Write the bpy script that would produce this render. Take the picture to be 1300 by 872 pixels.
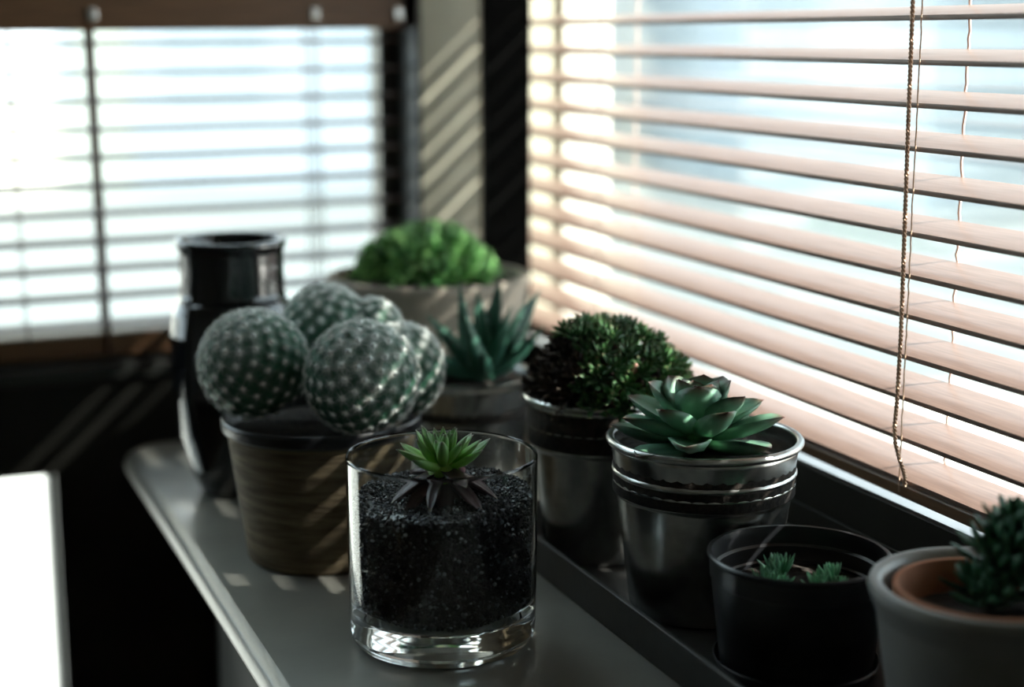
import bpy, bmesh, math, random
import numpy as np
from mathutils import Vector, Matrix

random.seed(7); np.random.seed(7)
for o in list(bpy.data.objects): bpy.data.objects.remove(o, do_unlink=True)
SC = bpy.context.scene
COL = SC.collection
PI = math.pi

# ------------------------------------------------------------------ camera, light, exposure
# X = towards the right-hand window wall, Y = along it to the corner, Z up; z = 0 is the shelf top
cam_d = bpy.data.cameras.new('camera'); cam = bpy.data.objects.new('camera', cam_d); COL.objects.link(cam)
cam.location = (0, 0, 0.285)
cam.rotation_euler = Vector((0.3701, 0.9091, -0.1911)).to_track_quat('-Z', 'Y').to_euler()
cam_d.sensor_width = 36; cam_d.lens = 2000 / 1300 * 36
cam_d.clip_start = 0.01; cam_d.clip_end = 200
cam_d.dof.use_dof = True; cam_d.dof.focus_distance = 0.752; cam_d.dof.aperture_fstop = 3.5
SC.camera = cam

wd = bpy.data.worlds.new('sky'); SC.world = wd; wd.use_nodes = True
bg = wd.node_tree.nodes['Background']
bg.inputs['Color'].default_value = (0.76, 0.91, 1.0, 1); bg.inputs['Strength'].default_value = 1.0

sun_d = bpy.data.lights.new('sun', 'SUN'); sun = bpy.data.objects.new('sun', sun_d); COL.objects.link(sun)
SUN_EL = math.radians(36.6); c_ = math.cos(SUN_EL)
sun.rotation_euler = Vector((-0.82 * c_, 0.57 * c_, -math.sin(SUN_EL))).to_track_quat('-Z', 'Y').to_euler()
sun_d.energy = 5.4; sun_d.angle = math.radians(0.9); sun_d.color = (1.0, 0.95, 0.88)
sun.location = (4, -3, 5)

vs = SC.view_settings
vs.view_transform = 'Standard'; vs.look = 'None'; vs.gamma = 1; vs.use_curve_mapping = False
vs.exposure = 2.28
cy = SC.cycles
cy.max_bounces = 14; cy.transmission_bounces = 12; cy.transparent_max_bounces = 16; cy.diffuse_bounces = 5; cy.glossy_bounces = 6
cy.sample_clamp_indirect = 6

# ------------------------------------------------------------------ materials
def nodes_of(name):
    m = bpy.data.materials.new(name); m.use_nodes = True
    nt = m.node_tree; b = nt.nodes['Principled BSDF']
    return m, nt, b

def rgba(c): return (c[0], c[1], c[2], 1)

def mat(name, col, rough=0.5, metal=0.0, col2=None, scale=40, stretch=(1, 1, 1), bump=0.0, bscale=None,
        coat=0.0, spec=0.5, detail=4, lo=0.35, hi=0.65, sss=0.0):
    m, nt, b = nodes_of(name)
    b.inputs['Roughness'].default_value = rough; b.inputs['Metallic'].default_value = metal
    b.inputs['Specular IOR Level'].default_value = spec
    b.inputs['Coat Weight'].default_value = coat
    b.inputs['Base Color'].default_value = rgba(col)
    if col2 is not None or bump:
        tc = nt.nodes.new('ShaderNodeTexCoord'); mp = nt.nodes.new('ShaderNodeMapping')
        mp.inputs['Scale'].default_value = stretch
        nt.links.new(tc.outputs['Object'], mp.inputs['Vector'])
    if col2 is not None:
        nz = nt.nodes.new('ShaderNodeTexNoise'); nz.inputs['Scale'].default_value = scale; nz.inputs['Detail'].default_value = detail
        rp = nt.nodes.new('ShaderNodeValToRGB')
        rp.color_ramp.elements[0].position = lo; rp.color_ramp.elements[1].position = hi
        rp.color_ramp.elements[0].color = rgba(col); rp.color_ramp.elements[1].color = rgba(col2)
        nt.links.new(mp.outputs[0], nz.inputs['Vector']); nt.links.new(nz.outputs['Fac'], rp.inputs[0])
        nt.links.new(rp.outputs[0], b.inputs['Base Color'])
    if bump:
        n2 = nt.nodes.new('ShaderNodeTexNoise'); n2.inputs['Scale'].default_value = bscale or scale; n2.inputs['Detail'].default_value = 5
        bp = nt.nodes.new('ShaderNodeBump'); bp.inputs['Strength'].default_value = bump; bp.inputs['Distance'].default_value = 0.001
        nt.links.new(mp.outputs[0], n2.inputs['Vector']); nt.links.new(n2.outputs['Fac'], bp.inputs['Height'])
        nt.links.new(bp.outputs[0], b.inputs['Normal'])
    return m

def leaf_mat(name, stops, rough=0.45, trans=0.0, var=0.25):
    """colour runs along the leaf (attribute t: 0 at the base, 1 at the tip), with a soft mottling"""
    m, nt, b = nodes_of(name)
    b.inputs['Roughness'].default_value = rough
    at = nt.nodes.new('ShaderNodeAttribute'); at.attribute_name = 't'
    rp = nt.nodes.new('ShaderNodeValToRGB')
    while len(rp.color_ramp.elements) < len(stops): rp.color_ramp.elements.new(0.5)
    for e, (p, c) in zip(rp.color_ramp.elements, stops): e.position = p; e.color = rgba(c)
    nt.links.new(at.outputs['Fac'], rp.inputs[0])
    tc = nt.nodes.new('ShaderNodeTexCoord'); nz = nt.nodes.new('ShaderNodeTexNoise'); nz.inputs['Scale'].default_value = 260
    nt.links.new(tc.outputs['Object'], nz.inputs['Vector'])
    mx = nt.nodes.new('ShaderNodeMix'); mx.data_type = 'RGBA'; mx.blend_type = 'MULTIPLY'; mx.inputs[0].default_value = var
    nt.links.new(rp.outputs[0], mx.inputs[6]); nt.links.new(nz.outputs['Color'], mx.inputs[7])
    oi = nt.nodes.new('ShaderNodeObjectInfo'); hs = nt.nodes.new('ShaderNodeHueSaturation')
    mr = nt.nodes.new('ShaderNodeMapRange'); mr.inputs['To Min'].default_value = 0.75; mr.inputs['To Max'].default_value = 1.2
    nt.links.new(oi.outputs['Random'], mr.inputs[0]); nt.links.new(mr.outputs[0], hs.inputs['Value'])
    nt.links.new(mx.outputs[2], hs.inputs['Color']); nt.links.new(hs.outputs[0], b.inputs['Base Color'])
    if trans:
        tr = nt.nodes.new('ShaderNodeBsdfTranslucent'); ms = nt.nodes.new('ShaderNodeMixShader'); ms.inputs[0].default_value = trans
        nt.links.new(hs.outputs[0], tr.inputs['Color'])
        out = nt.nodes['Material Output']
        nt.links.new(b.outputs[0], ms.inputs[1]); nt.links.new(tr.outputs[0], ms.inputs[2]); nt.links.new(ms.outputs[0], out.inputs['Surface'])
    return m

def glass_mat(name, col=(1, 1, 1), rough=0.0, ior=1.46):
    m, nt, b = nodes_of(name)
    b.inputs['Base Color'].default_value = rgba(col); b.inputs['Roughness'].default_value = rough
    b.inputs['Transmission Weight'].default_value = 1; b.inputs['IOR'].default_value = ior
    return m

def pane_mat(name):
    m, nt, b = nodes_of(name)
    nt.nodes.remove(b)
    t = nt.nodes.new('ShaderNodeBsdfTransparent'); t.inputs[0].default_value = (0.95, 0.97, 0.96, 1)
    g = nt.nodes.new('ShaderNodeBsdfGlossy'); g.inputs['Roughness'].default_value = 0.02
    lw = nt.nodes.new('ShaderNodeLayerWeight'); lw.inputs[0].default_value = 0.25       # same from both sides of the pane
    fr = nt.nodes.new('ShaderNodeMapRange'); fr.inputs['To Min'].default_value = 0.02; fr.inputs['To Max'].default_value = 0.35
    nt.links.new(lw.outputs['Facing'], fr.inputs[0])
    ms = nt.nodes.new('ShaderNodeMixShader')
    nt.links.new(fr.outputs[0], ms.inputs[0]); nt.links.new(t.outputs[0], ms.inputs[1]); nt.links.new(g.outputs[0], ms.inputs[2])
    nt.links.new(ms.outputs[0], nt.nodes['Material Output'].inputs['Surface'])
    return m

M = {}
M['cream'] = mat('cream_plaster', (0.42, 0.40, 0.31), 0.75, col2=(0.47, 0.45, 0.35), scale=14, bump=0.15, bscale=160)
M['dark_paint'] = mat('dark_painted_wood', (0.014, 0.014, 0.0115), 0.55, col2=(0.019, 0.019, 0.016), scale=20, spec=0.2)
M['black_post'] = mat('near_black_post', (0.0022, 0.0022, 0.002), 0.8, col2=(0.003, 0.003, 0.0027), scale=20, spec=0.05)  # post colour taken near black so sun streaks barely show on it
M['dark_frame'] = mat('dark_window_frame', (0.02, 0.022, 0.02), 0.4, col2=(0.03, 0.032, 0.028), scale=30)
M['white_sill'] = mat('cream_window_paint', (0.62, 0.60, 0.52), 0.4, col2=(0.66, 0.64, 0.56), scale=30)
M['sill_shade'] = mat('sill_shade', (0.12, 0.14, 0.16), 0.4, col2=(0.15, 0.17, 0.19), scale=30)  # white sill darkened and blued in colour to stand for skylit shade
M['room_wall'] = mat('dim_room_wall', (0.60, 0.58, 0.52), 0.8, col2=(0.64, 0.62, 0.56), scale=5)
M['ceiling'] = mat('ceiling_paint', (0.70, 0.70, 0.66), 0.85, col2=(0.74, 0.74, 0.70), scale=5)
M['floor'] = mat('dark_wood_floor', (0.16, 0.11, 0.075), 0.5, col2=(0.22, 0.16, 0.11), scale=9, stretch=(1, 8, 1))
M['shelf'] = mat('grey_white_shelf_paint', (0.235, 0.235, 0.21), 0.34, col2=(0.27, 0.27, 0.24), scale=25, bump=0.05, bscale=300, coat=0.15)
M['tray'] = mat('charcoal_plastic', (0.026, 0.025, 0.023), 0.5, col2=(0.034, 0.033, 0.03), scale=120, bump=0.08, bscale=500)
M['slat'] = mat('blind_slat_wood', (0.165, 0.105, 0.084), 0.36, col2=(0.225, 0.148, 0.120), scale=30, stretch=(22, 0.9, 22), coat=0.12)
M['rail'] = mat('blind_rail_wood', (0.10, 0.050, 0.022), 0.45, col2=(0.15, 0.075, 0.034), scale=30, stretch=(0.9, 16, 16))
M['rail_r'] = mat('blind_rail_wood_right', (0.10, 0.050, 0.022), 0.45, col2=(0.15, 0.075, 0.034), scale=30, stretch=(16, 0.9, 16))
M['slat_shade'] = mat('blind_slat_wood_shade', (0.050, 0.030, 0.022), 0.5, col2=(0.075, 0.045, 0.033), scale=30, stretch=(0.9, 22, 22))  # same wood as the sunlit slats, with shade put into its colour
M['cord'] = mat('tan_cord', (0.58, 0.38, 0.26), 0.8, col2=(0.76, 0.54, 0.40), scale=600)
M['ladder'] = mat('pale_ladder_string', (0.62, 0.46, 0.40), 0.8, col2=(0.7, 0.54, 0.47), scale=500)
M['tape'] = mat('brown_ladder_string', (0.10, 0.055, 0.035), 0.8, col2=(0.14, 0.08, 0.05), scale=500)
M['clip'] = mat('pale_metal_clip', (0.75, 0.73, 0.68), 0.25, metal=0.6, col2=(0.65, 0.63, 0.6), scale=200)
M['brass'] = mat('yellowed_plastic', (0.5, 0.38, 0.14), 0.4, col2=(0.42, 0.31, 0.1), scale=200)
M['pane'] = pane_mat('window_glass')
M['tumbler'] = glass_mat('clear_thick_glass', (0.97, 1.0, 0.99))
M['zinc'] = mat('galvanised_zinc', (0.44, 0.45, 0.44), 0.27, metal=1.0, col2=(0.58, 0.59, 0.57), scale=140, bump=0.025, bscale=420)
M['black_plastic'] = mat('black_plastic', (0.012, 0.013, 0.015), 0.32, col2=(0.018, 0.019, 0.022), scale=90, spec=0.6)
M['jar'] = mat('black_glazed_ceramic', (0.006, 0.007, 0.009), 0.07, col2=(0.010, 0.012, 0.016), scale=12, coat=0.6)
M['jar_neck'] = mat('black_neck_glaze', (0.010, 0.010, 0.011), 0.09, col2=(0.014, 0.014, 0.016), scale=20, coat=0.3)
M['fibre'] = mat('brown_fibre_wrap', (0.085, 0.062, 0.035), 0.85, col2=(0.20, 0.155, 0.092), scale=34, stretch=(1, 1, 9), bump=0.9, bscale=60, detail=8)
M['concrete'] = mat('warm_grey_concrete', (0.30, 0.26, 0.21), 0.85, col2=(0.37, 0.32, 0.26), scale=40, bump=0.3, bscale=220)
M['grey_ceramic'] = mat('pale_grey_ceramic', (0.24, 0.235, 0.22), 0.42, col2=(0.28, 0.275, 0.255), scale=35, coat=0.2)
M['terracotta'] = mat('terracotta', (0.42, 0.16, 0.08), 0.8, col2=(0.50, 0.21, 0.11), scale=60, bump=0.2)
M['soil'] = mat('dark_soil', (0.010, 0.008, 0.006), 0.95, col2=(0.035, 0.025, 0.018), scale=300, bump=1.0, bscale=350)
M['brown_thatch'] = mat('dry_brown_thatch', (0.020, 0.012, 0.009), 0.9, col2=(0.06, 0.035, 0.024), scale=220, bump=1.0, bscale=320)
M['cactus'] = mat('cactus_skin', (0.022, 0.105, 0.062), 0.55, col2=(0.035, 0.145, 0.085), scale=90, bump=0.2)
M['spine'] = mat('white_spines', (0.80, 0.83, 0.80), 0.6, col2=(0.86, 0.88, 0.85), scale=100)
M['ech'] = leaf_mat('echeveria_leaf', [(0, (0.24, 0.52, 0.24)), (0.45, (0.22, 0.48, 0.30)), (0.82, (0.22, 0.44, 0.30)), (0.94, (0.22, 0.20, 0.14)), (1.0, (0.16, 0.03, 0.03))], 0.42, 0.08)
M['semp'] = leaf_mat('houseleek_leaf', [(0, (0.46, 0.80, 0.14)), (0.55, (0.40, 0.74, 0.20)), (0.88, (0.36, 0.62, 0.28)), (0.96, (0.35, 0.35, 0.25)), (1.0, (0.8, 0.8, 0.72))], 0.38, 0.3)
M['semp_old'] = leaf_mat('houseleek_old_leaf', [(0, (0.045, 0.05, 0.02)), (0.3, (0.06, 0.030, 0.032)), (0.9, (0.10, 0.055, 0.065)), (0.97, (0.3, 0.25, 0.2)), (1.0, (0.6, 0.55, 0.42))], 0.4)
M['haw'] = leaf_mat('haworthia_leaf', [(0, (0.05, 0.15, 0.10)), (0.6, (0.06, 0.19, 0.13)), (1.0, (0.09, 0.22, 0.15))], 0.35)
M['sedum'] = leaf_mat('sedum_leaf', [(0, (0.06, 0.24, 0.06)), (0.5, (0.15, 0.46, 0.14)), (1.0, (0.34, 0.66, 0.22))], 0.42, 0.2)
M['mini'] = leaf_mat('small_houseleek_leaf', [(0, (0.04, 0.11, 0.04)), (0.5, (0.075, 0.20, 0.075)), (0.85, (0.11, 0.26, 0.09)), (1.0, (0.22, 0.13, 0.07))], 0.4, 0.12)
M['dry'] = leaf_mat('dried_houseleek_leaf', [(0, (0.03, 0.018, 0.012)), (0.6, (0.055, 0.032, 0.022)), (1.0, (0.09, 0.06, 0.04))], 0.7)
M['mint'] = leaf_mat('pale_offset_leaf', [(0, (0.18, 0.55, 0.24)), (0.6, (0.26, 0.68, 0.36)), (1.0, (0.36, 0.74, 0.46))], 0.45, 0.15)
M['bush'] = leaf_mat('dark_bush_leaf', [(0, (0.03, 0.09, 0.045)), (1.0, (0.07, 0.22, 0.11))], 0.45, 0.15)
M['pinkbit'] = mat('pink_dry_leaf', (0.55, 0.27, 0.22), 0.7, col2=(0.6, 0.34, 0.27), scale=200)
M['paving'] = mat('pale_paving', (0.32, 0.315, 0.29), 0.85, col2=(0.38, 0.37, 0.34), scale=0.6)
M['blue_facade'] = mat('pale_blue_render', (0.42, 0.46, 0.48), 0.8, col2=(0.45, 0.49, 0.51), scale=1.5)
M['cream_facade'] = mat('cream_render', (0.74, 0.71, 0.60), 0.8, col2=(0.78, 0.75, 0.64), scale=1.5)
M['grey_facade'] = mat('grey_render', (0.64, 0.66, 0.69), 0.8, col2=(0.68, 0.70, 0.73), scale=1.5)
M['far_glass'] = mat('far_window_glass', (0.50, 0.54, 0.57), 0.2, col2=(0.54, 0.58, 0.61), scale=2)
def gravel_mat():
    m, nt, b = nodes_of('black_grit')
    at = nt.nodes.new('ShaderNodeAttribute'); at.attribute_name = 't'
    rp = nt.nodes.new('ShaderNodeValToRGB')
    st = [(0, (0.006, 0.006, 0.007)), (0.55, (0.03, 0.031, 0.035)), (0.85, (0.12, 0.13, 0.15)), (1, (0.50, 0.54, 0.60))]
    while len(rp.color_ramp.elements) < 4: rp.color_ramp.elements.new(0.5)
    for e, (p, c) in zip(rp.color_ramp.elements, st): e.position = p; e.color = rgba(c)
    nt.links.new(at.outputs['Fac'], rp.inputs[0]); nt.links.new(rp.outputs[0], b.inputs['Base Color'])
    b.inputs['Roughness'].default_value = 0.3
    return m
M['grit'] = gravel_mat()

# ------------------------------------------------------------------ mesh helpers
class MB:
    def __init__(s): s.v = []; s.f = []; s.t = []
    def add(s, vs, fs, t=None):
        n = len(s.v); s.v += [tuple(p) for p in vs]; s.f += [tuple(i + n for i in f) for f in fs]
        s.t += list(t) if t is not None else [0.0] * len(vs)
        return s
    def box(s, x0, x1, y0, y1, z0, z1):
        return s.add([(x0, y0, z0), (x1, y0, z0), (x1, y1, z0), (x0, y1, z0), (x0, y0, z1), (x1, y0, z1), (x1, y1, z1), (x0, y1, z1)],
                     [(0, 3, 2, 1), (4, 5, 6, 7), (0, 1, 5, 4), (1, 2, 6, 5), (2, 3, 7, 6), (3, 0, 4, 7)])
    def lathe(s, prof, seg=64, cap0=False, cap1=False, off=(0, 0, 0)):
        vs, fs = [], []
        p2 = [prof[0]]                       # holding loops keep long straight runs from picking up the shading of a rounded rim
        for a, b in zip(prof, prof[1:]):
            L = math.hypot(b[0] - a[0], b[1] - a[1])
            if L > 0.004:
                for d in (0.0009, L - 0.0009): p2.append((a[0] + (b[0] - a[0]) * d / L, a[1] + (b[1] - a[1]) * d / L))
            p2.append(b)
        prof = p2
        for r, z in prof:
            for k in range(seg):
                a = 2 * PI * k / seg; vs.append((off[0] + r * math.cos(a), off[1] + r * math.sin(a), off[2] + z))
        for i in range(len(prof) - 1):
            for k in range(seg):
                k2 = (k + 1) % seg
                fs.append((i * seg + k, i * seg + k2, (i + 1) * seg + k2, (i + 1) * seg + k))
        if cap0: fs.append(tuple(reversed(range(seg))))
        if cap1: fs.append(tuple(range((len(prof) - 1) * seg, len(prof) * seg)))
        return s.add(vs, fs)
    def tube(s, pts, r, seg=6):
        pts = [Vector(p) for p in pts]; vs, fs = [], []
        for i, p in enumerate(pts):
            d = (pts[min(i + 1, len(pts) - 1)] - pts[max(i - 1, 0)]).normalized()
            a = d.cross(Vector((0.3, 1, 0.2))).normalized(); b = d.cross(a)
            for k in range(seg):
                q = 2 * PI * k / seg; vs.append(p + a * (r * math.cos(q)) + b * (r * math.sin(q)))
        for i in range(len(pts) - 1):
            for k in range(seg):
                k2 = (k + 1) % seg; fs.append((i * seg + k, i * seg + k2, (i + 1) * seg + k2, (i + 1) * seg + k))
        fs.append(tuple(reversed(range(seg)))); fs.append(tuple(range((len(pts) - 1) * seg, len(pts) * seg)))
        return s.add(vs, fs)
    def mesh(s, name, mt, smooth=True, angle=None):
        me = bpy.data.meshes.new(name); me.from_pydata(s.v, [], s.f); me.materials.append(mt)
        at = me.attributes.new('t', 'FLOAT', 'POINT'); at.data.foreach_set('value', np.array(s.t, dtype=np.float32))
        me.polygons.foreach_set('use_smooth', [smooth] * len(me.polygons))
        if smooth and angle: me.set_sharp_from_angle(angle=math.radians(angle))
        me.update(); return me

def link(name, me, parent=None):
    o = bpy.data.objects.new(name, me); COL.objects.link(o); o.parent = parent; return o
def build(mb, name, mt, parent=None, smooth=False, angle=None, bevel=0, bseg=2):
    o = link(name, mb.mesh(name, mt, smooth, angle), parent)
    if bevel:
        b = o.modifiers.new('bevel', 'BEVEL'); b.width = bevel; b.segments = bseg; b.limit_method = 'ANGLE'; b.angle_limit = math.radians(40)
        o.data.polygons.foreach_set('use_smooth', [True] * len(o.data.polygons)); b.harden_normals = True
    return o
def tag(o, label, cat, group=None, kind=None):
    o['label'] = label; o['category'] = cat
    if group: o['group'] = group
    if kind: o['kind'] = kind
    return o
def thing(name, label, cat, loc=(0, 0, 0), group=None):
    o = bpy.data.objects.new(name, None); COL.objects.link(o); o.location = loc; o.empty_display_size = 0.02
    return tag(o, label, cat, group)
def struct(o, label=None, cat=None):
    o['kind'] = 'structure'
    if label: o['label'] = label
    if cat: o['category'] = cat
    return o

# ------------------------------------------------------------------ the room
FZ, CZ = -0.75, 1.6                      # floor and ceiling
WR, WP = 0.463, 0.452                    # face under the right-hand window, face of the corner pier
SJ, WL = 1.170, 1.172                    # jamb of the right-hand window, face of the left wall
SN = 0.455; SILL = 0.046; TOPR = 0.84; TOPL = 0.335; UZ0, UZ1 = 0.385, 0.85
JL = 0.4015                               # jamb of the left window
struct(build(MB().box(-2.2, 0.56, -1.9, 1.245, FZ - 0.05, FZ), 'floor', M['floor']), 'dark wooden floor of the room', 'floor')
struct(build(MB().box(-2.2, 0.56, -1.9, 1.245, CZ, CZ + 0.05), 'ceiling', M['ceiling']), 'dim painted ceiling of the room', 'ceiling')
struct(build(MB().box(-2.25, -2.2, -1.9, 1.245, FZ, CZ), 'wall_back', M['room_wall']), 'dim wall on the far side of the room', 'wall')
struct(build(MB().box(-2.2, 0.56, -1.95, -1.9, FZ, CZ), 'wall_front', M['room_wall']), 'dim wall behind the viewer', 'wall')
# right wall: above, near end and pier are plaster; the board under the window is dark paint
wr = MB()
wr.box(WP, 0.56, -1.9, 1.245, TOPR, CZ)
wr.box(WP, 0.56, -1.9, SN, FZ, TOPR)
wr.box(WP, 0.56, SJ, 1.245, FZ, TOPR)
wr = struct(build(wr, 'wall_right', M['cream']), 'cream plaster wall and corner pier around the right-hand window', 'wall')
build(MB().box(WR, 0.56, SN, SJ, FZ, SILL - 0.0201), 'lower_panel', M['dark_paint'], wr)
build(MB().box(WR, WR + 0.005, SN, SJ, SILL - 0.0201, 0.0546), 'frame_board', M['dark_paint'], wr, bevel=0.0008)
build(MB().box(WR - 0.002, WR, SN, SJ, 0.0, 0.033), 'joint_board', M['dark_paint'], wr, bevel=0.0008)
post = struct(build(MB().box(0.428, 0.4640, 1.102, 1.113, 0.0003, TOPR + 0.1), 'trim_1', M['black_post'], bevel=0.001), 'near-black post in the corner between the two windows', 'post')
# left wall
wl = MB()
wl.box(JL, WP, WL, 1.245, 0.0, TOPL)                    # pier between window and corner
wl.box(-0.55, WP, WL, 1.245, TOPL, UZ0); wl.box(JL, WP, WL, 1.245, UZ0, UZ1); wl.box(-0.55, WP, WL, 1.245, UZ1, CZ)
wl.box(-2.2, -0.55, WL, 1.245, TOPL, CZ)
wl.box(-2.2, -0.55, WL, 1.245, FZ, TOPL)
wl = struct(build(wl, 'wall_left', M['cream']), 'cream plaster wall around the far window', 'wall')
PX0, PX1, PZ0, PZ1 = -0.30, 0.112, -0.62, -0.033       # low glazed opening
lp = MB()
lp.box(-0.55, WP, WL, 1.245, PZ1, SILL - 0.010)
lp.box(-0.55, PX0, WL, 1.245, PZ0, PZ1); lp.box(PX1, WP, WL, 1.245, PZ0, PZ1); lp.box(-0.55, WP, WL, 1.245, FZ, PZ0)
build(lp, 'lower_panel', M['dark_paint'], wl)

# windows ----------------------------------------------------------
def window(name, boxes, mt, panes, label, sill=None):
    mb = MB()
    for b in boxes: mb.box(*b)
    w = struct(build(mb, name, mt, bevel=0.0015), label, 'window')
    for p in panes: build(MB().box(*p), 'pane', M['pane'], w)
    if sill: build(MB().box(*sill[0]), 'sill', sill[1], w, bevel=0.002)
    return w
window('window_1', [(0.52, 0.56, SN, SJ, SILL - 0.02, SILL - 0.004), (0.52, 0.56, SN, SJ, TOPR - 0.012, TOPR),
                    (0.518, 0.56, SJ - 0.006, SJ, SILL - 0.004, TOPR - 0.012), (0.52, 0.56, SN, SN + 0.02, SILL - 0.004, TOPR - 0.012)],
       M['white_sill'], [(0.538, 0.542, SN + 0.02, SJ - 0.008, SILL - 0.004, TOPR - 0.012)],
       'white framed window behind the sunlit blind', ((WR + 0.0052, 0.52, SN, SJ, SILL - 0.020, SILL), M['sill_shade']))
window('window_2', [(-0.55, JL, 1.217, 1.245, SILL, SILL + 0.02), (-0.55, JL, 1.217, 1.245, TOPL - 0.02, TOPL),
                    (JL - 0.004, JL, WL, 1.217, SILL, TOPL), (JL - 0.02, JL, 1.217, 1.245, SILL + 0.02, TOPL - 0.02), (-0.55, -0.53, 1.217, 1.245, SILL + 0.02, TOPL - 0.02)],
       M['dark_frame'], [(-0.53, JL - 0.02, 1.229, 1.233, SILL + 0.02, TOPL - 0.02)],
       'dark framed window behind the shaded blind', ((-0.55, JL, WL - 0.006, 1.217, SILL - 0.010, SILL), M['dark_frame']))
window('fill_window', [(-0.55, JL, 1.217, 1.245, UZ0, UZ0 + 0.02), (-0.55, JL, 1.217, 1.245, UZ1 - 0.02, UZ1), (JL - 0.02, JL, 1.217, 1.245, UZ0 + 0.02, UZ1 - 0.02),  # unseen opening added to bring skylight onto the plant tops
                    (-0.55, -0.53, 1.217, 1.245, UZ0 + 0.02, UZ1 - 0.02), (-0.075, -0.055, 1.217, 1.245, UZ0 + 0.02, UZ1 - 0.02)],
       M['dark_frame'], [(-0.53, -0.075, 1.229, 1.233, UZ0 + 0.02, UZ1 - 0.02), (-0.055, JL - 0.02, 1.229, 1.233, UZ0 + 0.02, UZ1 - 0.02)],
       'upper dark framed window added unseen above the shaded blind for skylight')
window('window_3', [(PX0, PX1, 1.20, 1.23, PZ0, PZ0 + 0.02), (PX0, PX1, 1.20, 1.23, PZ1 - 0.003, PZ1),
                    (PX1 - 0.003, PX1, 1.20, 1.23, PZ0, PZ1), (PX0, PX0 + 0.02, 1.20, 1.23, PZ0, PZ1)],
       M['dark_frame'], [(PX0 + 0.02, PX1 - 0.003, 1.214, 1.218, PZ0 + 0.02, PZ1 - 0.003)],
       'bright low window pane in the dark panelling below the far sill')

# ------------------------------------------------------------------ window shelf
SE = 1.115; WE = 0.150
def shelf_board():
    # outline with a rounded far corner, bullnose along front and far end
    R = 0.032
    def outline(ins):
        p = [(WE + ins, -0.3)]
        r = R - ins
        for k in range(9):
            a = PI - (PI / 2) * k / 8
            p.append((WE + R + r * math.cos(a), SE - R + r * math.sin(a)))
        p += [(WR - 0.003, SE - ins), (WR - 0.003, -0.3)]
        return p
    mb = MB(); T = 0.017; rb = 0.008
    rings = []
    for k in range(9):
        a = PI / 2 - PI * k / 8
        z = -T / 2 + (T / 2) * math.sin(a); ins = rb * (1 - max(0, math.cos(a)))
        rings.append([(x, y, z) for x, y in outline(ins)])
    n = len(rings[0])
    vs = [p for r in rings for p in r]; fs = []
    for i in range(len(rings) - 1):
        for k in range(n):
            k2 = (k + 1) % n; fs.append((i * n + k, (i + 1) * n + k, (i + 1) * n + k2, i * n + k2))
    fs.append(tuple(reversed(range(n)))); fs.append(tuple(range(8 * n, 9 * n)))
    return mb.add(vs, fs)
sh = thing('window_shelf', 'greyish white painted shelf with a rounded edge under the sunlit blind', 'shelf', (0.3, 0.4, FZ))
def sub(o, p):                            # parent keeping world coordinates (things are only moved, never turned)
    o.parent = p; o.location = o.location - p.location; return o
sub(build(shelf_board(), 'board', M['shelf'], smooth=True, angle=35), sh)
sub(build(MB().box(0.21, WR - 0.004, -0.3, 1.08, FZ, -0.017), 'cabinet', M['dark_paint']), sh)

# ------------------------------------------------------------------ blinds
PITCH, SW, ST = 0.0207, 0.025, 0.0026
def slat_mesh(name, L, mt, axis, ST=ST):
    """slat lying along `axis`, room-side edge at the origin, running outwards in the other axis"""
    prof = []
    n = 8
    for k in range(n + 1):
        x = SW * k / n; prof.append((x, ST * 0.5 + 0.0007 * math.sin(PI * k / n)))
    top = prof; bot = [(x, z - ST) for x, z in reversed(prof)]
    ring = [(0.0, 0)] + top[0:1] and None
    pts = [(0.0003, top[0][1])] + top[1:-1] + [(SW - 0.0003, top[-1][1]), (SW, 0.0)] + [(SW - 0.0003, bot[0][1])] + bot[1:-1] + [(0.0003, bot[-1][1]), (0, 0)]
    mb = MB(); vs = []; N = 24
    for i in range(N + 1):
        q = -L / 2 + L * i / N
        for x, z in pts: vs.append((x, q, z) if axis == 'y' else (q, x, z))
    m = len(pts); fs = []
    for i in range(N):
        for k in range(m):
            k2 = (k + 1) % m
            f = (i * m + k, i * m + k2, (i + 1) * m + k2, (i + 1) * m + k)
            fs.append(f if axis == 'x' else tuple(reversed(f)))
    fs.append(tuple(range(m))); fs.append(tuple(range(N * m, N * m + m)))
    mb.add(vs, fs); me = mb.mesh(name, mt, True, 40)
    bm = bmesh.new(); bm.from_mesh(me); bmesh.ops.recalc_face_normals(bm, faces=bm.faces); bm.to_mesh(me); bm.free()
    return me
# --- right, sunlit
XF = 0.470; ZL = 0.0648; S0, S1 = SN + 0.004, SJ - 0.003; NR = 36  # slats above the view are added to let in more daylight
br = thing('window_blind', 'sunlit wooden venetian blind with its slats tilted, along the shelf', 'blind', (XF, 0.4, ZL))
sm = slat_mesh('slat', S1 - S0, M['slat'], 'y')
TIL = math.radians(12.3)
for k in range(NR):
    o = link('slat', sm, br)
    o.location = (0, (S0 + S1) / 2 - 0.4 + random.uniform(-.0008, .0008), k * PITCH + ST / 2 + random.uniform(-.0004, .0004))
    o.rotation_euler = (random.uniform(-.0012, .0012), -TIL + random.uniform(-.022, .022), 0)
hr = sub(build(MB().box(XF - 0.002, XF + 0.03, S0, S1, ZL + NR * PITCH + 0.002, TOPR), 'headrail', M['rail_r'], bevel=0.001), br)
rb = sub(build(MB().box(XF, XF + 0.024, S0, S1, 0.0568, 0.0640), 'bottom_rail', M['rail_r'], bevel=0.0015), br)
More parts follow.
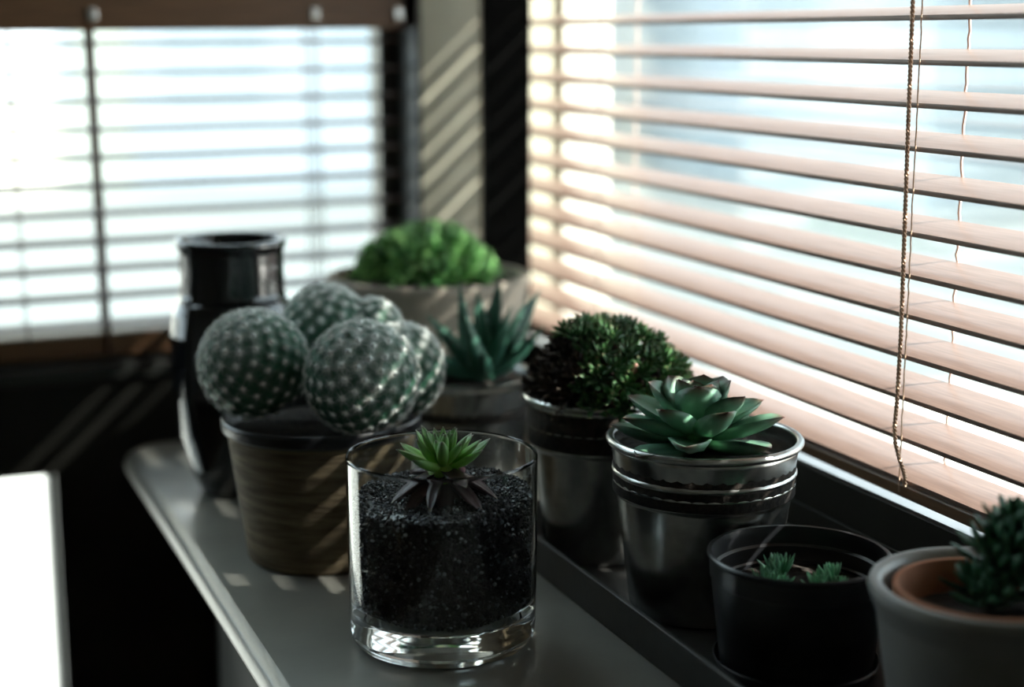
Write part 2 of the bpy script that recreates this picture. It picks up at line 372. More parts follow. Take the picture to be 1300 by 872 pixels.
for s_ in (0.606, 0.985):
    b = MB().lathe([(0.0055, -0.0042), (0.0060, -0.003), (0.0060, 0.0)], 20, True, True)
    o = build(b, 'cord_button', M['brass'], rb, True, 30); o.location = Vector((XF + 0.005, s_, 0.0570)) - br.location
def lad(s_, xb, name, mt, r, parent, z0, z1, wob=0.0006):
    pts = []; n = int((z1 - z0) / 0.0035)
    for k in range(n + 1):
        z = z0 + (z1 - z0) * k / n
        pts.append((xb + random.uniform(-wob, wob), s_ + random.uniform(-wob, wob), z))
    return sub(build(MB().tube(pts, r, 5), name, mt, smooth=True), parent)
for s_ in (0.634, 0.99):
    lad(s_, XF + SW * math.cos(TIL) + 0.0016, 'ladder_string', M['ladder'], 0.00075, br, 0.060, TOPR - 0.02)
    lad(s_ + 0.001, XF - 0.0012, 'ladder_string', M['ladder'] if s_ != 0.634 else M['cord'], 0.0004, br, 0.060, TOPR - 0.02, 0.0002)
# twisted pull cord hanging in front of the slats
def twist(path, r, rt, turn):
    mb = MB(); P = [Vector(p) for p in path]; seg = []
    for i in range(len(P) - 1):
        n = max(2, int((P[i + 1] - P[i]).length / 0.00045))
        for k in range(n): seg.append(P[i].lerp(P[i + 1], k / n))
    L = 0; pts = [[], []]
    for i, p in enumerate(seg):
        if i: L += (p - seg[i - 1]).length
        for j in (0, 1):
            a = 2 * PI * L / turn + j * PI
            pts[j].append(p + Vector((math.cos(a), math.sin(a), 0)) * r)
    for j in (0, 1): mb.tube(pts[j], rt, 5)
    return mb
cp = [(0.458, 0.630, 0.80), (0.457, 0.6275, 0.372), (0.457, 0.6262, 0.298), (0.4565, 0.6247, 0.247), (0.456, 0.6228, 0.1911), (0.456, 0.6218, 0.1453), (0.456, 0.6223, 0.1101), (0.457, 0.6247, 0.0976),
      (0.458, 0.6248, 0.0887), (0.460, 0.6237, 0.0808), (0.463, 0.6242, 0.0747), (0.466, 0.6265, 0.070), (0.4672, 0.628, 0.0645)]
sub(build(twist(cp, 0.0006, 0.00062, 0.0042), 'pull_cord', M['cord'], smooth=True), br)
# --- left, in shade
YF = 1.190; X0, X1 = -0.52, 0.3930
bl = thing('window_blind', 'wooden venetian blind with level slats darkened to look shaded, on the far window behind the black jar', 'blind', (JL - 0.2, YF, SILL))
bl.rotation_euler = (0, math.radians(-0.45), 0)
ml = slat_mesh('slat', X1 - X0, M['slat_shade'], 'x', 0.0019)
ox = (X0 + X1) / 2 - bl.location.x
for k in range(11):
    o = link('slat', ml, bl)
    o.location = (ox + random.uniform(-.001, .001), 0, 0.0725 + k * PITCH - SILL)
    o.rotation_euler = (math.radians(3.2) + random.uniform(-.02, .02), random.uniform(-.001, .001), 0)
def lbox(name, x0, x1, y0, y1, z0, z1, mt, bev=0.0015):
    return build(MB().box(x0 - bl.location.x, x1 - bl.location.x, y0 - YF, y1 - YF, z0 - SILL, z1 - SILL), name, mt, bl, bevel=bev)
lbox('headrail', X0, X1, 1.180, 1.215, 0.2895, 0.331, M['rail'])
lbox('bottom_rail', X0, X1, 1.188, 1.213, 0.0505, 0.0675, M['rail'])
for x in (0.158, 0.3215, 0.3875):
    lbox('clip', x - 0.0035, x + 0.0035, 1.1765, 1.180, 0.296, 0.306, M['clip'], 0.0015)
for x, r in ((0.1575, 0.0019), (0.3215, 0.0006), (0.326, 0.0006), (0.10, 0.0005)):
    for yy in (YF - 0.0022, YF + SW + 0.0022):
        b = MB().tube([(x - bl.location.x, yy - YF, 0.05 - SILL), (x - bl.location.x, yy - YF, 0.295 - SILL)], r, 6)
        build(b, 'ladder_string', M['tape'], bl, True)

# ------------------------------------------------------------------ leaves
TT = [0, .12, .3, .5, .68, .82, .92, .975, 1]
PROF = {
    'ech':  [.42, .5, .74, .96, 1.0, .80, .46, .13, .01],
    'semp': [.62, .75, .92, 1.0, .95, .74, .44, .18, .02],
    'haw':  [1, .97, .86, .70, .52, .34, .18, .08, .01],
    'sed':  [.5, .65, .9, 1.0, 1.0, .88, .66, .38, .05],
}
def leaf_geo(kind, L, W, th, cup, curve, full=True):
    prof = PROF[kind]; T = TT if full else [TT[i] for i in (0, 2, 4, 6, 8)]; pr = prof if full else [prof[i] for i in (0, 2, 4, 6, 8)]
    xs = [-1, -.5, 0, .5, 1] if full else [-1, 0, 1]; bs = [.6, 0, -.6] if full else [0]
    vs, fs, ts = [], [], []
    for t, p in zip(T, pr):
        hw = W / 2 * p; y = L * t; zc = curve * L * t * t
        thk = th * (0.35 + 0.65 * math.sin(PI * min(1, t * 0.9 + 0.12))) * min(1, p + .15)
        for x in xs: vs.append((x * hw, y, zc + cup * hw * x * x)); ts.append(t)
        for x in bs: vs.append((x * hw, y, zc + cup * hw * x * x - thk * (1 - 0.6 * x * x))); ts.append(t)
    m = len(xs) + len(bs)
    for i in range(len(T) - 1):
        for k in range(m):
            k2 = (k + 1) % m; fs.append((i * m + k, i * m + k2, (i + 1) * m + k2, (i + 1) * m + k))
    fs.append(tuple(reversed(range(m)))); fs.append(tuple(range((len(T) - 1) * m, len(T) * m)))
    return vs, [tuple(reversed(f)) for f in fs], ts
def leaf_mesh(mt, *a, **k):
    v, f, t = leaf_geo(*a, **k); mb = MB(); mb.add(v, f, t); return mb.mesh('leaf', mt, True)
def leaf_xf(base, az, el, roll=0.0, s=(1, 1, 1)):
    return Matrix.Translation(base) @ Matrix.Rotation(az - PI / 2, 4, 'Z') @ Matrix.Rotation(el, 4, 'X') @ Matrix.Rotation(roll, 4, 'Y') @ Matrix.Diagonal((s[0], s[1], s[2], 1))
GA = math.radians(137.508)
def rosette_geo(kind, n, L0, L1, wr, th, cup, curve, el0=80, el1=10, base_r=0.1):
    """one small rosette joined into one mesh, along +Z"""
    mb = MB()
    for i in range(n):
        q = (i + .5) / n; L = L0 + (L1 - L0) * q ** .7
        v, f, t = leaf_geo(kind, L, L * wr, L * th, cup, curve, full=False)
        X = leaf_xf(Vector((0, 0, -L1 * .18 * q)), i * GA + random.uniform(-.12, .12), math.radians(el0 + (el1 - el0) * q + random.uniform(-5, 5)))
        mb.add([X @ Vector(p) for p in v], f, t)
    return mb
def up_to(n):                              # rotation taking +Z to n
    return Vector(n).normalized().to_track_quat('Z', 'Y').to_euler()

# ------------------------------------------------------------------ tray and saucer
TX0, TX1, TY0, TY1 = 0.3190, 0.4590, 0.20, 0.815
def tray_geo():
    mb = MB(); t = 0.0028; h = 0.020
    o = [(TX0, TY0), (TX1, TY0), (TX1, TY1), (TX0, TY1)]; i_ = [(TX0 + t, TY0 + t), (TX1 - t, TY0 + t), (TX1 - t, TY1 - t), (TX0 + t, TY1 - t)]
    vs = [(x, y, 0) for x, y in o] + [(x, y, h) for x, y in o] + [(x, y, h) for x, y in i_] + [(x, y, 0.003) for x, y in i_]
    fs = [(3, 2, 1, 0)]
    for a, b in ((0, 4), (4, 8), (8, 12)):
        for k in range(4):
            k2 = (k + 1) % 4; fs.append((a + k, a + k2, b + k2, b + k))
    fs.append((12, 13, 14, 15)); return mb.add(vs, fs)
tr = build(tray_geo(), 'plant_tray', M['tray'], bevel=0.0007)
tag(tr, 'long shallow charcoal tray on the shelf under the metal pots', 'tray')
TZ = 0.0031

# ------------------------------------------------------------------ pots
def zinc_pot(root, R, rb, h):
    """galvanised pot with a rolled rim and three ribs; returns soil level"""
    rr = 0.0021
    def rad(z): return rb + (R - rr - rb) * (z / h)
    prof = [(0.001, 0.0), (rb - 0.002, 0.0), (rb, 0.0012)]
    zr = h - 0.0305; prof += [(rad(zr * q), zr * q) for q in (.25, .5, .75, .95)]
    for k in range(3):
        z0 = zr + k * 0.0052
        for q, d in ((0, 0), (.2, .0), (.38, .0010), (.55, .0013), (.72, .0010), (.9, 0)): prof.append((rad(z0 + .0052 * q) + d, z0 + .0052 * q))
    zt = h - 0.0052
    prof += [(rad(zr + .0165), zr + .0165), (rad(zt), zt)]
    for k in range(9):
        a = -PI / 2 - 0.5 + (PI * 1.5 + 0.3) * k / 8
        prof.append((R - rr + rr * math.cos(a) + 0.0, h - rr + rr * math.sin(a)))
    prof += [(rad(h) - 0.0012, h - 0.006), (rad(h * .6) - 0.0012, h * .6), (rb - 0.002, 0.003), (0.001, 0.003)]
    build(MB().lathe(prof, 96), 'pot', M['zinc'], root, True, 50)

def soil_disc(root, R, z, mt='soil', dome=0.002, name='soil', seed=0):
    mb = MB(); rg = 10; sg = 40; vs = [(0, 0, z + dome)]; fs = []
    rn = random.Random(seed)
    for i in range(1, rg + 1):
        r = R * i / rg
        for k in range(sg):
            a = 2 * PI * k / sg; vs.append((r * math.cos(a), r * math.sin(a), z + dome * (1 - (i / rg) ** 2) + rn.uniform(-.0006, .0006)))
    for k in range(sg): fs.append((0, 1 + k, 1 + (k + 1) % sg))
    for i in range(rg - 1):
        for k in range(sg):
            k2 = (k + 1) % sg; fs.append((1 + i * sg + k, 1 + (i + 1) * sg + k, 1 + (i + 1) * sg + k2, 1 + i * sg + k2))
    vs2 = len(vs); vs += [(R * math.cos(2 * PI * k / sg), R * math.sin(2 * PI * k / sg), z - 0.02) for k in range(sg)]
    for k in range(sg): fs.append((1 + (rg - 1) * sg + k, vs2 + k, vs2 + (k + 1) % sg, 1 + (rg - 1) * sg + (k + 1) % sg))
    fs.append(tuple(reversed(range(vs2, vs2 + sg))))
    return build(mb.add(vs, fs), name, M[mt], root, True)

# ---- glass tumbler with black grit and a houseleek
gp = thing('glass_planter', 'clear glass tumbler of black grit with a bright green pointed rosette', 'planter', (0.2415, 0.6815, 0.0))
H_, RO, RI = 0.0918, 0.0455, 0.0441
prof = [(0.0005, 0.0022), (0.030, 0.0018), (0.037, 0.0006), (0.0395, 0.0), (0.0425, 0.0010), (0.0442, 0.0040), (0.0448, 0.010), (0.0452, 0.04), (RO, H_ - 0.0012),
        (RO - 0.0004, H_ - 0.0003), ((RO + RI) / 2, H_), (RI + 0.0004, H_ - 0.0003), (RI, H_ - 0.0012), (RI - 0.0002, 0.04), (RI - 0.0007, 0.022), (0.0415, 0.0165), (0.036, 0.0142), (0.026, 0.0132), (0.0005, 0.0128)]
build(MB().lathe(prof, 128, True, True), 'tumbler', M['tumbler'], gp, True, 60)
def grit():
    mb = MB(); ico = bmesh.new(); bmesh.ops.create_icosphere(ico, subdivisions=1, radius=1.0)
    iv = np.array([v.co[:] for v in ico.verts]); jf = [tuple(v.index for v in f.verts) for f in ico.faces]; ico.free()
    def rin(z): return 0.0434 if z > 0.024 else 0.0434 - 0.009 * ((0.024 - z) / 0.010) ** 2
    def top(a): return 0.0715 + 0.0022 * math.cos(a - 0.4)
    rn = np.random.RandomState(3); cs = []
    for _ in range(7200):
        a = rn.uniform(0, 2 * PI); z = rn.uniform(0.0155, top(a)); r = rin(z) - 0.0009 - rn.uniform(0, 0.0005)
        cs.append((r * math.cos(a), r * math.sin(a), z))
    for _ in range(3600):
        a = rn.uniform(0, 2 * PI); q = math.sqrt(rn.uniform(0, 1)); r = 0.0424 * q
        cs.append((r * math.cos(a), r * math.sin(a), 0.0715 + (top(a) - 0.0715) * q + 0.0028 * (1 - q * q) + rn.uniform(-.0006, .0005)))
    for c in cs:
        s = rn.uniform(0.00045, 0.00105) * rn.uniform(.75, 1.25, 3)
        th = rn.uniform(0, 2 * PI); R = np.array([[math.cos(th), -math.sin(th), 0], [math.sin(th), math.cos(th), 0], [0, 0, 1]])
        v = (iv * s * rn.uniform(.8, 1.2, (len(iv), 1))) @ R.T + np.array(c)
        mb.add(v.tolist(), jf, [rn.uniform(0, 1) ** 1.6] * len(iv))
    core = [(0.0005, 0.0148), (0.030, 0.0152), (0.0395, 0.0195), (0.0416, 0.026), (0.0420, 0.0690), (0.036, 0.0708), (0.0005, 0.0735)]
    mb.lathe(core, 48)
    return mb
g_ = build(grit(), 'grit', M['grit'], gp); g_['kind'] = 'stuff'
core = build(MB().lathe([(0.0005, 0), (0.0045, 0.001), (0.006, 0.007), (0.003, 0.0125), (0.0005, 0.0135)], 16), 'rosette', M['semp'], gp, True)
core.location = (-0.0022, -0.0085, 0.0765); core.scale = (1.25, 1.25, 1.25)
lm = [leaf_mesh(M['semp'], 'semp', 1.0, 0.25, 0.12, 0.25, c) for c in (0.10, 0.22, 0.02)]
lo = [leaf_mesh(M['semp_old'], 'semp', 1.0, 0.27, 0.10, 0.25, c) for c in (-0.12, -0.28)]
NS = 58
for i in range(NS):
    q = (i + .5) / NS; old = q > 0.62
    L = 0.0085 + 0.0150 * min(1, q * 1.35); el = 84 - 78 * min(1, q / 0.66) if not old else -2 - 42 * (q - .66) / .34
    if old: L = 0.0225 + random.uniform(-.001, .0015)
    o = link('leaf', random.choice(lo if old else lm), core)
    o.matrix_local = leaf_xf(Vector((0, 0, 0.0125 - 0.0075 * q)), i * GA + random.uniform(-.1, .1), math.radians(el + random.uniform(-6, 6)), random.uniform(-.15, .15),
                             (L * random.uniform(.9, 1.1), L, L))

# ---- echeveria in the nearest metal pot
e3 = thing('potted_succulent', 'broad pointed blue-green rosette in a ribbed metal pot beside the black plastic pot', 'potted plant', (0.3734, 0.6645, TZ))
zinc_pot(e3, 0.0488, 0.0358, 0.0890)
soil_disc(e3, 0.0452, 0.0815, seed=1)
core = build(MB().lathe([(0.0005, -0.002), (0.006, 0.0), (0.008, 0.008), (0.004, 0.017), (0.0005, 0.018)], 16), 'rosette', M['ech'], e3, True)
core.location = (-0.0065, -0.0045, 0.0830)
em = [leaf_mesh(M['ech'], 'ech', 1.0, 0.62, 0.115, c, k) for c, k in ((0.35, 0.06), (0.30, 0.02), (0.4, 0.10))]
eo = [leaf_mesh(M['ech'], 'ech', 1.0, 0.48, 0.10, 0.30, k) for k in (0.05, -0.06, 0.14)]
NE = 34
for i in range(NE):
    q = (i + .5) / NE
    L = 0.014 + 0.031 * min(1, q * 1.3) ** .9 + random.uniform(-.0015, .0015)
    el = 80 - 38 * (q / .5) if q < .5 else 36 - 42 * (q - .5) / .5
    o = link('leaf', random.choice(em if q < .55 else eo), core)
    o.matrix_local = leaf_xf(Vector((0, 0, 0.0155 - 0.0135 * q)), 2.1 + i * GA + random.uniform(-.1, .1), math.radians(el + random.uniform(-5, 5)), random.uniform(-.18, .18),
                             (L * (1.12 if q < .5 else .95), L, L))

# ---- dark houseleek mound in the farther metal pot
e2 = thing('potted_succulent', 'dense mound of tiny dark green rosettes in a smaller ribbed metal pot', 'potted plant', (0.3605, 0.7612, TZ))
zinc_pot(e2, 0.0412, 0.0290, 0.0917)
soil_disc(e2, 0.0385, 0.0855, 'soil', 0.002, 'soil', 2)
rt = Vector((0.9261, -0.3773, 0))           # to the right as seen from the room
mo = MB(); rn = random.Random(5)
prof = [(0.0350 * math.cos(a), 0.030 * math.sin(a)) for a in [PI / 2 * k / 9 for k in range(10)]]
prof[-1] = (0.0004, 0.030); mo.lathe([(0.036, -0.006)] + prof, 40, True, True)
mo.v = [(x + rn.uniform(-.0012, .0012), y + rn.uniform(-.0012, .0012), z + rn.uniform(-.0012, .0012)) for x, y, z in mo.v]
th_ = build(mo, 'thatch', M['brown_thatch'], e2, True); th_.location = (0.0012, -0.0005, 0.0885)
rm = [rosette_geo('semp', 20, 0.0045, 0.0098, 0.30, 0.13, 0.25, c).mesh('rosette', M['mini'], True) for c in (0.1, 0.2, 0.3)]
rd = [rosette_geo('semp', 16, 0.0045, 0.0090, 0.28, 0.1, 0.25, c).mesh('dry_rosette', M['dry'], True) for c in (0.1, 0.3)]
for i in range(105):
    z = 1 - (i + .5) / 105 * 1.0; r = math.sqrt(max(0, 1 - z * z)); a = i * GA
    n = Vector((r * math.cos(a), r * math.sin(a), z)); side = n.dot(rt)
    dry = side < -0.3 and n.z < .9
    p = Vector((n.x * 0.0385, n.y * 0.0385, 0.0905 + n.z * 0.0355)) + n * random.uniform(-.001, .0045)
    p += rt * max(0, side) * 0.006
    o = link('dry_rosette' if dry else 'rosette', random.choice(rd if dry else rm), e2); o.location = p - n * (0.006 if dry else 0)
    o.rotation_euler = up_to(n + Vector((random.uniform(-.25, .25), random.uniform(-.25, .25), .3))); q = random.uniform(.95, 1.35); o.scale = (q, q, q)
pb = build(MB().add(*leaf_geo('semp', 0.009, 0.004, 0.001, 0.3, 0.2, True)), 'dry_leaf', M['pinkbit'], e2, True)
pb.matrix_local = leaf_xf(Vector((0.004, -0.036, 0.107)), -1.9, math.radians(50))

# ---- haworthia in a metal pot behind
hw = thing('potted_succulent', 'spiky dark green rosette with long tapering leaves in a plain metal pot behind the cactus', 'potted plant', (0.3347, 0.8991, 0.0))
R = 0.0436; h = 0.0804
prof = [(0.001, 0), (0.033, 0), (0.0335, 0.001), (0.0405, h - 0.006), (0.0415, h - 0.004), (R, h - 0.002), (R, h - 0.0004), (R - 0.0015, h), (R - 0.003, h - 0.001), (0.0395, h - 0.007), (0.0325, 0.003), (0.001, 0.003)]
build(MB().lathe(prof, 80), 'pot', M['zinc'], hw, True, 50)
soil_disc(hw, 0.0393, h - 0.005, seed=3)
core = build(MB().lathe([(0.0005, -0.002), (0.007, 0), (0.006, 0.012), (0.0005, 0.016)], 14), 'rosette', M['haw'], hw, True); core.location = (0.009, -0.010, h - 0.005)
hm = [leaf_mesh(M['haw'], 'haw', 1.0, 0.33, 0.13, 0.35, c) for c in (0.05, 0.2, -0.18)]
CL = math.radians(180 - 22.15); CR = math.radians(-22.15)   # azimuths towards picture left / right as seen from the room
AWAY = math.radians(67.85); TOW = math.radians(-112.15)
for az, el, L, c in ((CL + .15, 22, .062, 2), (CL - .25, 12, .052, 2), (CL + .5, 62, .062, 1), (AWAY + .3, 72, .052, 0), (AWAY - .5, 68, .060, 0), (CR + .35, 44, .062, 1), (CR + .1, 58, .052, 0),
                     (CR - .3, 30, .050, 1), (TOW + .7, 52, .042, 0), (TOW - .5, 48, .044, 1), (TOW - .0, 30, .040, 0), (CL + 1.2, 40, .056, 1), (AWAY + 1.0, 35, .055, 0), (TOW - 1.0, 34, .045, 1), (TOW + 1.2, 66, .048, 0), (CR + .9, 34, .055, 0)):
    o = link('leaf', hm[c], core)
    o.matrix_local = leaf_xf(Vector((0, 0, 0.004)), az, math.radians(el), random.uniform(-.2, .2), (L, L, L))

# ---- wide concrete bowl with a green sedum dome
bw = thing('potted_succulent', 'bright green leafy dome in a wide warm grey concrete bowl by the corner', 'potted plant', (0.3590, 1.0380, 0.0))
R, h = 0.0714, 0.1215
prof = [(0.001, 0), (0.044, 0), (0.046, 0.002), (0.058, 0.055), (R - 0.002, h - 0.012), (R, h - 0.003), (R - 0.001, h), (R - 0.006, h), (R - 0.0075, h - 0.004), (R - 0.010, h - 0.018), (0.040, 0.01), (0.001, 0.01)]
build(MB().lathe(prof, 80), 'bowl', M['concrete'], bw, True, 45)
soil_disc(bw, R - 0.0088, h - 0.009, 'soil', 0.022, 'soil', 4)
sm_ = [rosette_geo('sed', 14, 0.006, 0.013, 0.50, 0.22, 0.15, 0.15, 82, 15).mesh('rosette', M['sedum'], True) for _ in range(3)]
for i in range(72):
    z = 1 - (i + .5) / 72 * .98; r = math.sqrt(max(0, 1 - z * z)); a = i * GA
    n = Vector((r * math.cos(a), r * math.sin(a), z))
    p = Vector((n.x * 0.045, n.y * 0.045, h - 0.008 + n.z * 0.036)) + n * random.uniform(-.004, .003)
    if p.z < h - 0.002: p.z = h - 0.002
    o = link('rosette', random.choice(sm_), bw); o.location = p; o.rotation_euler = up_to(n + Vector((0, 0, .3))); s = random.uniform(.95, 1.45); o.scale = (s, s, s)

# ---- cactus cluster in a fibre-wrapped pot
ct = thing('potted_cactus', 'cluster of round white-spined cactus globes in a brown fibre-wrapped pot', 'potted plant', (0.2225, 0.8263, 0.0))
prof = [(0.001, 0), (0.041, 0), (0.0425, 0.0015), (0.0520, 0.0725), (0.0518, 0.0735), (0.0500, 0.0735), (0.0490, 0.070), (0.040, 0.004), (0.001, 0.004)]
build(MB().lathe(prof, 80), 'wrapped_pot', M['fibre'], ct, True, 50)
prof = [(0.0485, 0.060), (0.0497, 0.0700), (0.0530, 0.0730), (0.0548, 0.0740), (0.0552, 0.0790), (0.0545, 0.0803), (0.0530, 0.0803), (0.0520, 0.0780), (0.0490, 0.072), (0.0470, 0.060), (0.0485, 0.060)]
build(MB().lathe(prof, 80), 'inner_pot_rim', M['black_plastic'], ct, True, 40)
soil_disc(ct, 0.0486, 0.0735, seed=5)
def globe(cx, cy_, cz, r, N, seed, axis, squash=1.0):
    rn = random.Random(seed); c0 = Vector((cx, cy_, cz)) - ct.location
    tilt = (LEFT * -axis[0] + TOWARD * axis[1] + Vector((0, 0, axis[2]))).normalized().to_track_quat('Z', 'Y').to_matrix()
    ar = []
    for i in range(N):
        z = 1 - 2 * (i + .5) / N
        if z < -.75: continue
        q = math.sqrt(1 - z * z); ar.append(Vector((q * math.cos(i * GA), q * math.sin(i * GA), z)))
    # tubercled body
    mb = MB(); ico = bmesh.new(); bmesh.ops.create_icosphere(ico, subdivisions=5, radius=1.0)
    A = np.array([a[:] for a in ar]); V = np.array([v.co[:] for v in ico.verts]); V /= np.linalg.norm(V, axis=1)[:, None]
    d = np.arccos(np.clip(V @ A.T, -1, 1)).min(axis=1); sp = math.sqrt(4 * PI / N)
    V = V * (r * (1 + 0.075 * np.exp(-(d / (0.42 * sp)) ** 2) - 0.03))[:, None]
    fs = [tuple(v.index for v in f.verts) for f in ico.faces]; ico.free()
    V[:, 2] *= squash
    mb.add([tilt @ Vector(v) for v in V], fs)
    b = build(mb, 'globe', M['cactus'], ct, True); b.location = c0
    # spines: a wool tuft and radiating needles on every tubercle
    sb = MB()
    for a in ar:
        a2 = Vector((a.x, a.y, a.z * squash)); p = a2 * (r * 1.045); n = a.normalized()
        e1 = n.cross(Vector((0.1, 0.2, 1))).normalized(); e2 = n.cross(e1)
        topness = max(0, a.z); tw = r * 0.062 * (1 + .6 * topness ** 3)
        oct_ = [p + e1 * tw, p + e2 * tw, p - e1 * tw, p - e2 * tw, p + n * tw * .9, p - n * tw]
        sb.add([tilt @ v for v in oct_], [(0, 1, 4), (1, 2, 4), (2, 3, 4), (3, 0, 4), (1, 0, 5), (2, 1, 5), (3, 2, 5), (0, 3, 5)])
        ns = int(16 + 48 * topness ** 1.8); sl = r * sp * (0.72 + .35 * topness ** 2)
        for k in range(ns):
            th = 2 * PI * (k + rn.random() * .7) / ns; rise = rn.uniform(.08, .5)
            dr = (e1 * math.cos(th) + e2 * math.sin(th)) * math.cos(rise) + n * math.sin(rise)
            w_ = 0.00014; q = dr.cross(n).normalized()
            L = sl * rn.uniform(.7, 1.15); tip = p + dr * L + n * (-L * L / (2.4 * r))
            tri = [p + q * w_, p - q * w_, p + n * w_ * 1.6, tip]
            sb.add([tilt @ v for v in tri], [(0, 2, 3), (2, 1, 3), (1, 0, 3)])
    s = build(sb, 'spines', M['spine'], b); s['kind'] = 'stuff'
LEFT = Vector((-0.9261, 0.3773, 0)); TOWARD = Vector((-0.3773, -0.9261, 0))
globe(0.1880, 0.8360, 0.1085, 0.0288, 175, 1, (-.45, .35, .85), 1.0)
globe(0.2360, 0.7930, 0.1060, 0.0292, 175, 2, (.15, .62, .62), 1.0)
globe(0.2365, 0.8640, 0.1190, 0.0245, 140, 3, (0, .1, 1), 1.05)
globe(0.2665, 0.8230, 0.1010, 0.0240, 140, 4, (.35, .2, .9), 1.1)
globe(0.2600, 0.8560, 0.1140, 0.0190, 110, 5, (.2, -.2, 1), 1.2)

# ---- black jar behind
jr = thing('jar', 'glossy black round-bodied jar with a wide collared neck near the far blind', 'jar', (0.2051, 0.9679, 0.0))
prof = [(0.0005, 0), (0.021, 0), (0.0238, 0.002), (0.0292, 0.015), (0.0358, 0.040), (0.0392, 0.065), (0.0400, 0.085), (0.0392, 0.103), (0.0372, 0.116), (0.0345, 0.1235), (0.0310, 0.1262)]
build(MB().lathe(prof, 80), 'body', M['jar'], jr, True, 60)
prof = [(0.0290, 0.1235), (0.0334, 0.1262), (0.0326, 0.1290), (0.0322, 0.148), (0.0323, 0.1545), (0.0339, 0.1575), (0.0345, 0.1605), (0.0338, 0.1622), (0.0318, 0.1622), (0.0300, 0.158), (0.0280, 0.150), (0.0275, 0.125), (0.0285, 0.1235)]
build(MB().lathe(prof, 80), 'neck', M['jar_neck'], jr, True, 45)

# ---- black nursery pot
bp_ = thing('potted_succulent', 'tiny pale green rosettes low inside a black plastic pot', 'potted plant', (0.3753, 0.5791, TZ))
R, h = 0.0412, 0.0545
prof = [(0.001, 0.002), (0.033, 0.002), (0.0345, 0.003), (0.0392, h - 0.012), (0.0397, h - 0.0115), (0.0402, h - 0.003), (R, h - 0.0018), (R, h - 0.0006), (R - 0.0008, h), (R - 0.0020, h - 0.0004), (R - 0.0025, h - 0.003),
        (R - 0.0030, h - 0.0085), (R - 0.0044, h - 0.0095), (R - 0.0047, h - 0.0160), (R - 0.0058, h - 0.0168), (R - 0.0068, h - 0.030), (0.0325, 0.006), (0.001, 0.006)]
build(MB().lathe(prof, 96), 'pot', M['black_plastic'], bp_, True, 35)
prof = [(0.001, 0), (0.0345, 0), (0.0370, 0.005), (0.0374, 0.0052), (0.0374, 0.0042), (0.0352, 0.0008), (0.001, 0.0012)]
build(MB().lathe([(0.001, 0), (0.0350, 0), (0.0378, 0.0055), (0.0370, 0.0058), (0.0345, 0.0018), (0.001, 0.0018)], 64), 'saucer', M['black_plastic'], bp_, True, 35)
soil_disc(bp_, 0.0352, 0.0365, seed=6)
mm = [rosette_geo('semp', 22, 0.0045, 0.0098, 0.26, 0.12, 0.25, .35, 82, 22).mesh('rosette', M['mint'], True) for _ in range(2)]
for (dx, dz, toward, s) in ((-0.0085, 0.0440, -0.002, 1.3), (-0.0150, 0.0415, 0.004, 1.1), (0.0145, 0.0420, 0.0, 1.05), (0.0075, 0.0410, 0.008, 1.0), (-0.0105, 0.0410, 0.010, 1.0), (0.0180, 0.0405, 0.006, .7)):
    p = rt * dx - Vector((0.3773, 0.9261, 0)) * toward
    o = link('rosette', mm[int(s * 10) % 2], bp_); o.location = (p.x, p.y, dz); o.rotation_euler = (random.uniform(-.3, .3), random.uniform(-.3, .3), random.uniform(0, 6)); o.scale = (s, s, s)

# ---- pale grey ceramic pot close to the lens
gr = thing('potted_succulent', 'leafy dark green plant in a terracotta pot set inside a pale grey ceramic pot', 'potted plant', (0.4060, 0.4880, TZ))
R, h = 0.0478, 0.0660
prof = [(0.001, 0), (0.034, 0), (0.036, 0.002), (R - 0.004, h - 0.014), (R - 0.001, h - 0.006), (R, h - 0.003), (R - 0.0012, h - 0.0004), (R - 0.0035, h), (R - 0.0058, h - 0.001), (R - 0.007, h - 0.004), (R - 0.0085, h - 0.020), (0.031, 0.006), (0.001, 0.006)]
build(MB().lathe(prof, 80), 'pot', M['grey_ceramic'], gr, True, 50)
prof = [(0.030, 0.008), (0.0368, h - 0.012), (0.0375, h - 0.004), (0.0372, h - 0.002), (0.0350, h - 0.002), (0.0342, h - 0.006), (0.028, 0.010), (0.030, 0.008)]
build(MB().lathe(prof, 64), 'inner_pot', M['terracotta'], gr, True, 50)
soil_disc(gr, 0.0335, h - 0.016, seed=8)
bm_ = [rosette_geo('sed', 14, 0.008, 0.017, 0.34, 0.12, 0.2, .2, 80, 10).mesh('rosette', M['bush'], True) for _ in range(2)]
for i in range(26):
    q = math.sqrt((i + .5) / 26); a = i * GA
    p = rt * (0.013 + 0.018 * q * math.cos(a)) + Vector((-.3773 * -1, .9261, 0)) * (0.020 * q * math.sin(a))
    z = h - 0.006 + 0.030 * (1 - q * q) * (1 if p.dot(rt) > 0 else .4)
    o = link('rosette', bm_[i % 2], gr); o.location = (p.x, p.y, z); o.rotation_euler = up_to(Vector((p.x * 25, p.y * 25, 1))); s = random.uniform(.8, 1.15); o.scale = (s, s, s)

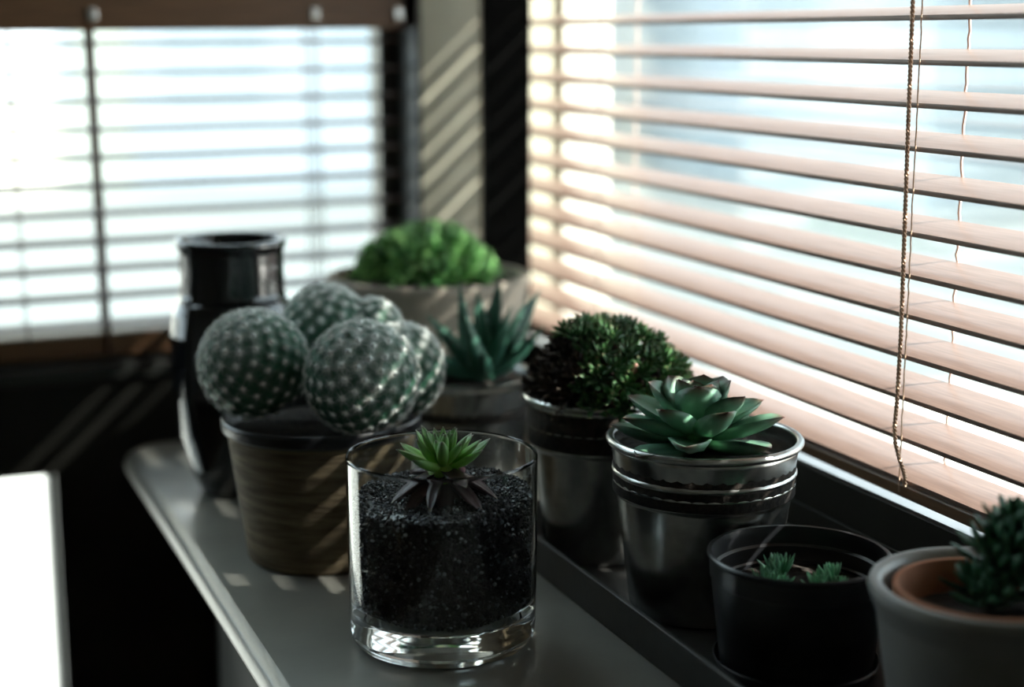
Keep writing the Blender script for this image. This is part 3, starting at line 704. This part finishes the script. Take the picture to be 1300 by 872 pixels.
# ------------------------------------------------------------------ outside
struct(build(MB().box(-40, 60, -40, 60, -1.45, -1.35), 'ground', M['paving']), 'pale sunlit paving outside the windows', 'ground')
M['canvas'] = leaf_mat('sunblocker_canvas', [(0, (0.75, 0.73, 0.68)), (1, (0.75, 0.73, 0.68))], 0.8, 0.45, 0.05)
aw = thing('sunblocker', 'cream canvas awning added unseen above the sunlit window to keep out direct sun', 'sunblocker', (0.56, 0.9, 0.892))  # out of view; put in to stop direct sun on the upper slats
mb = MB(); n_ = 14
for i in range(n_ + 1):
    y = 0.15 + 1.6 * i / n_ - 0.9
    mb.add([(0.004, y, 0), (0.36, y, -0.10), (0.36, y, -0.16 - 0.012 * (i % 2))], [])
for i in range(n_):
    a = i * 3; mb.f += [(a, a + 1, a + 4, a + 3), (a + 1, a + 2, a + 5, a + 4)]
build(mb, 'canvas', M['canvas'], aw)
build(MB().tube([(0.36, -0.75, -0.10), (0.36, 0.70, -0.10)], 0.008, 8), 'front_bar', M['clip'], aw, True)
for y in (-0.74, 0.69): build(MB().tube([(0.002, y, -0.04), (0.36, y, -0.10)], 0.006, 8), 'arm', M['clip'], aw, True)
def house(name, label, mt, x0, x1, y0, y1, h, side, cols, rows, w_, hh):
    t = thing(name, label, 'building', ((x0 + x1) / 2, (y0 + y1) / 2, -1.35))
    sub(build(MB().box(x0, x1, y0, y1, -1.35, h), 'wall', mt), t)
    sub(build(MB().box(x0, x1, y0 - .15, y1 + .15, h, h + .25), 'cornice', mt), t)
    for r in range(rows):
        for c in range(cols):
            zc = -0.6 + 2.9 * r + 0.9
            if side == 'y':
                xc = x0 + (x1 - x0) * (c + .5) / cols; b = MB().box(xc - w_ / 2, xc + w_ / 2, y0 - .03, y0 + .02, zc - hh / 2, zc + hh / 2)
            else:
                yc = y0 + (y1 - y0) * (c + .5) / cols; b = MB().box(x0 - .03, x0 + .02, yc - w_ / 2, yc + w_ / 2, zc - hh / 2, zc + hh / 2)
            sub(build(b, 'window', M['far_glass']), t)
house('townhouse', 'pale blue rendered house across the street beyond the sunlit blind', M['blue_facade'], 9.0, 14.0, 12.0, 19.5, 7.5, 'x', 3, 3, 1.2, 1.6)
house('townhouse', 'grey rendered house beyond the sunlit blind, past the gap beside the blue house', M['grey_facade'], 9.0, 14.0, 3.0, 10.2, 7.0, 'x', 3, 3, 1.1, 1.5)
house('townhouse', 'cream rendered house facing the far window', M['cream_facade'], -6.0, 2.6, 17.0, 22.0, 7.0, 'y', 4, 3, 1.0, 1.5)
house('townhouse', 'grey rendered house beside the cream house beyond the far window', M['grey_facade'], 2.61, 7.9, 17.0, 23.0, 7.0, 'y', 3, 3, 1.1, 1.5)
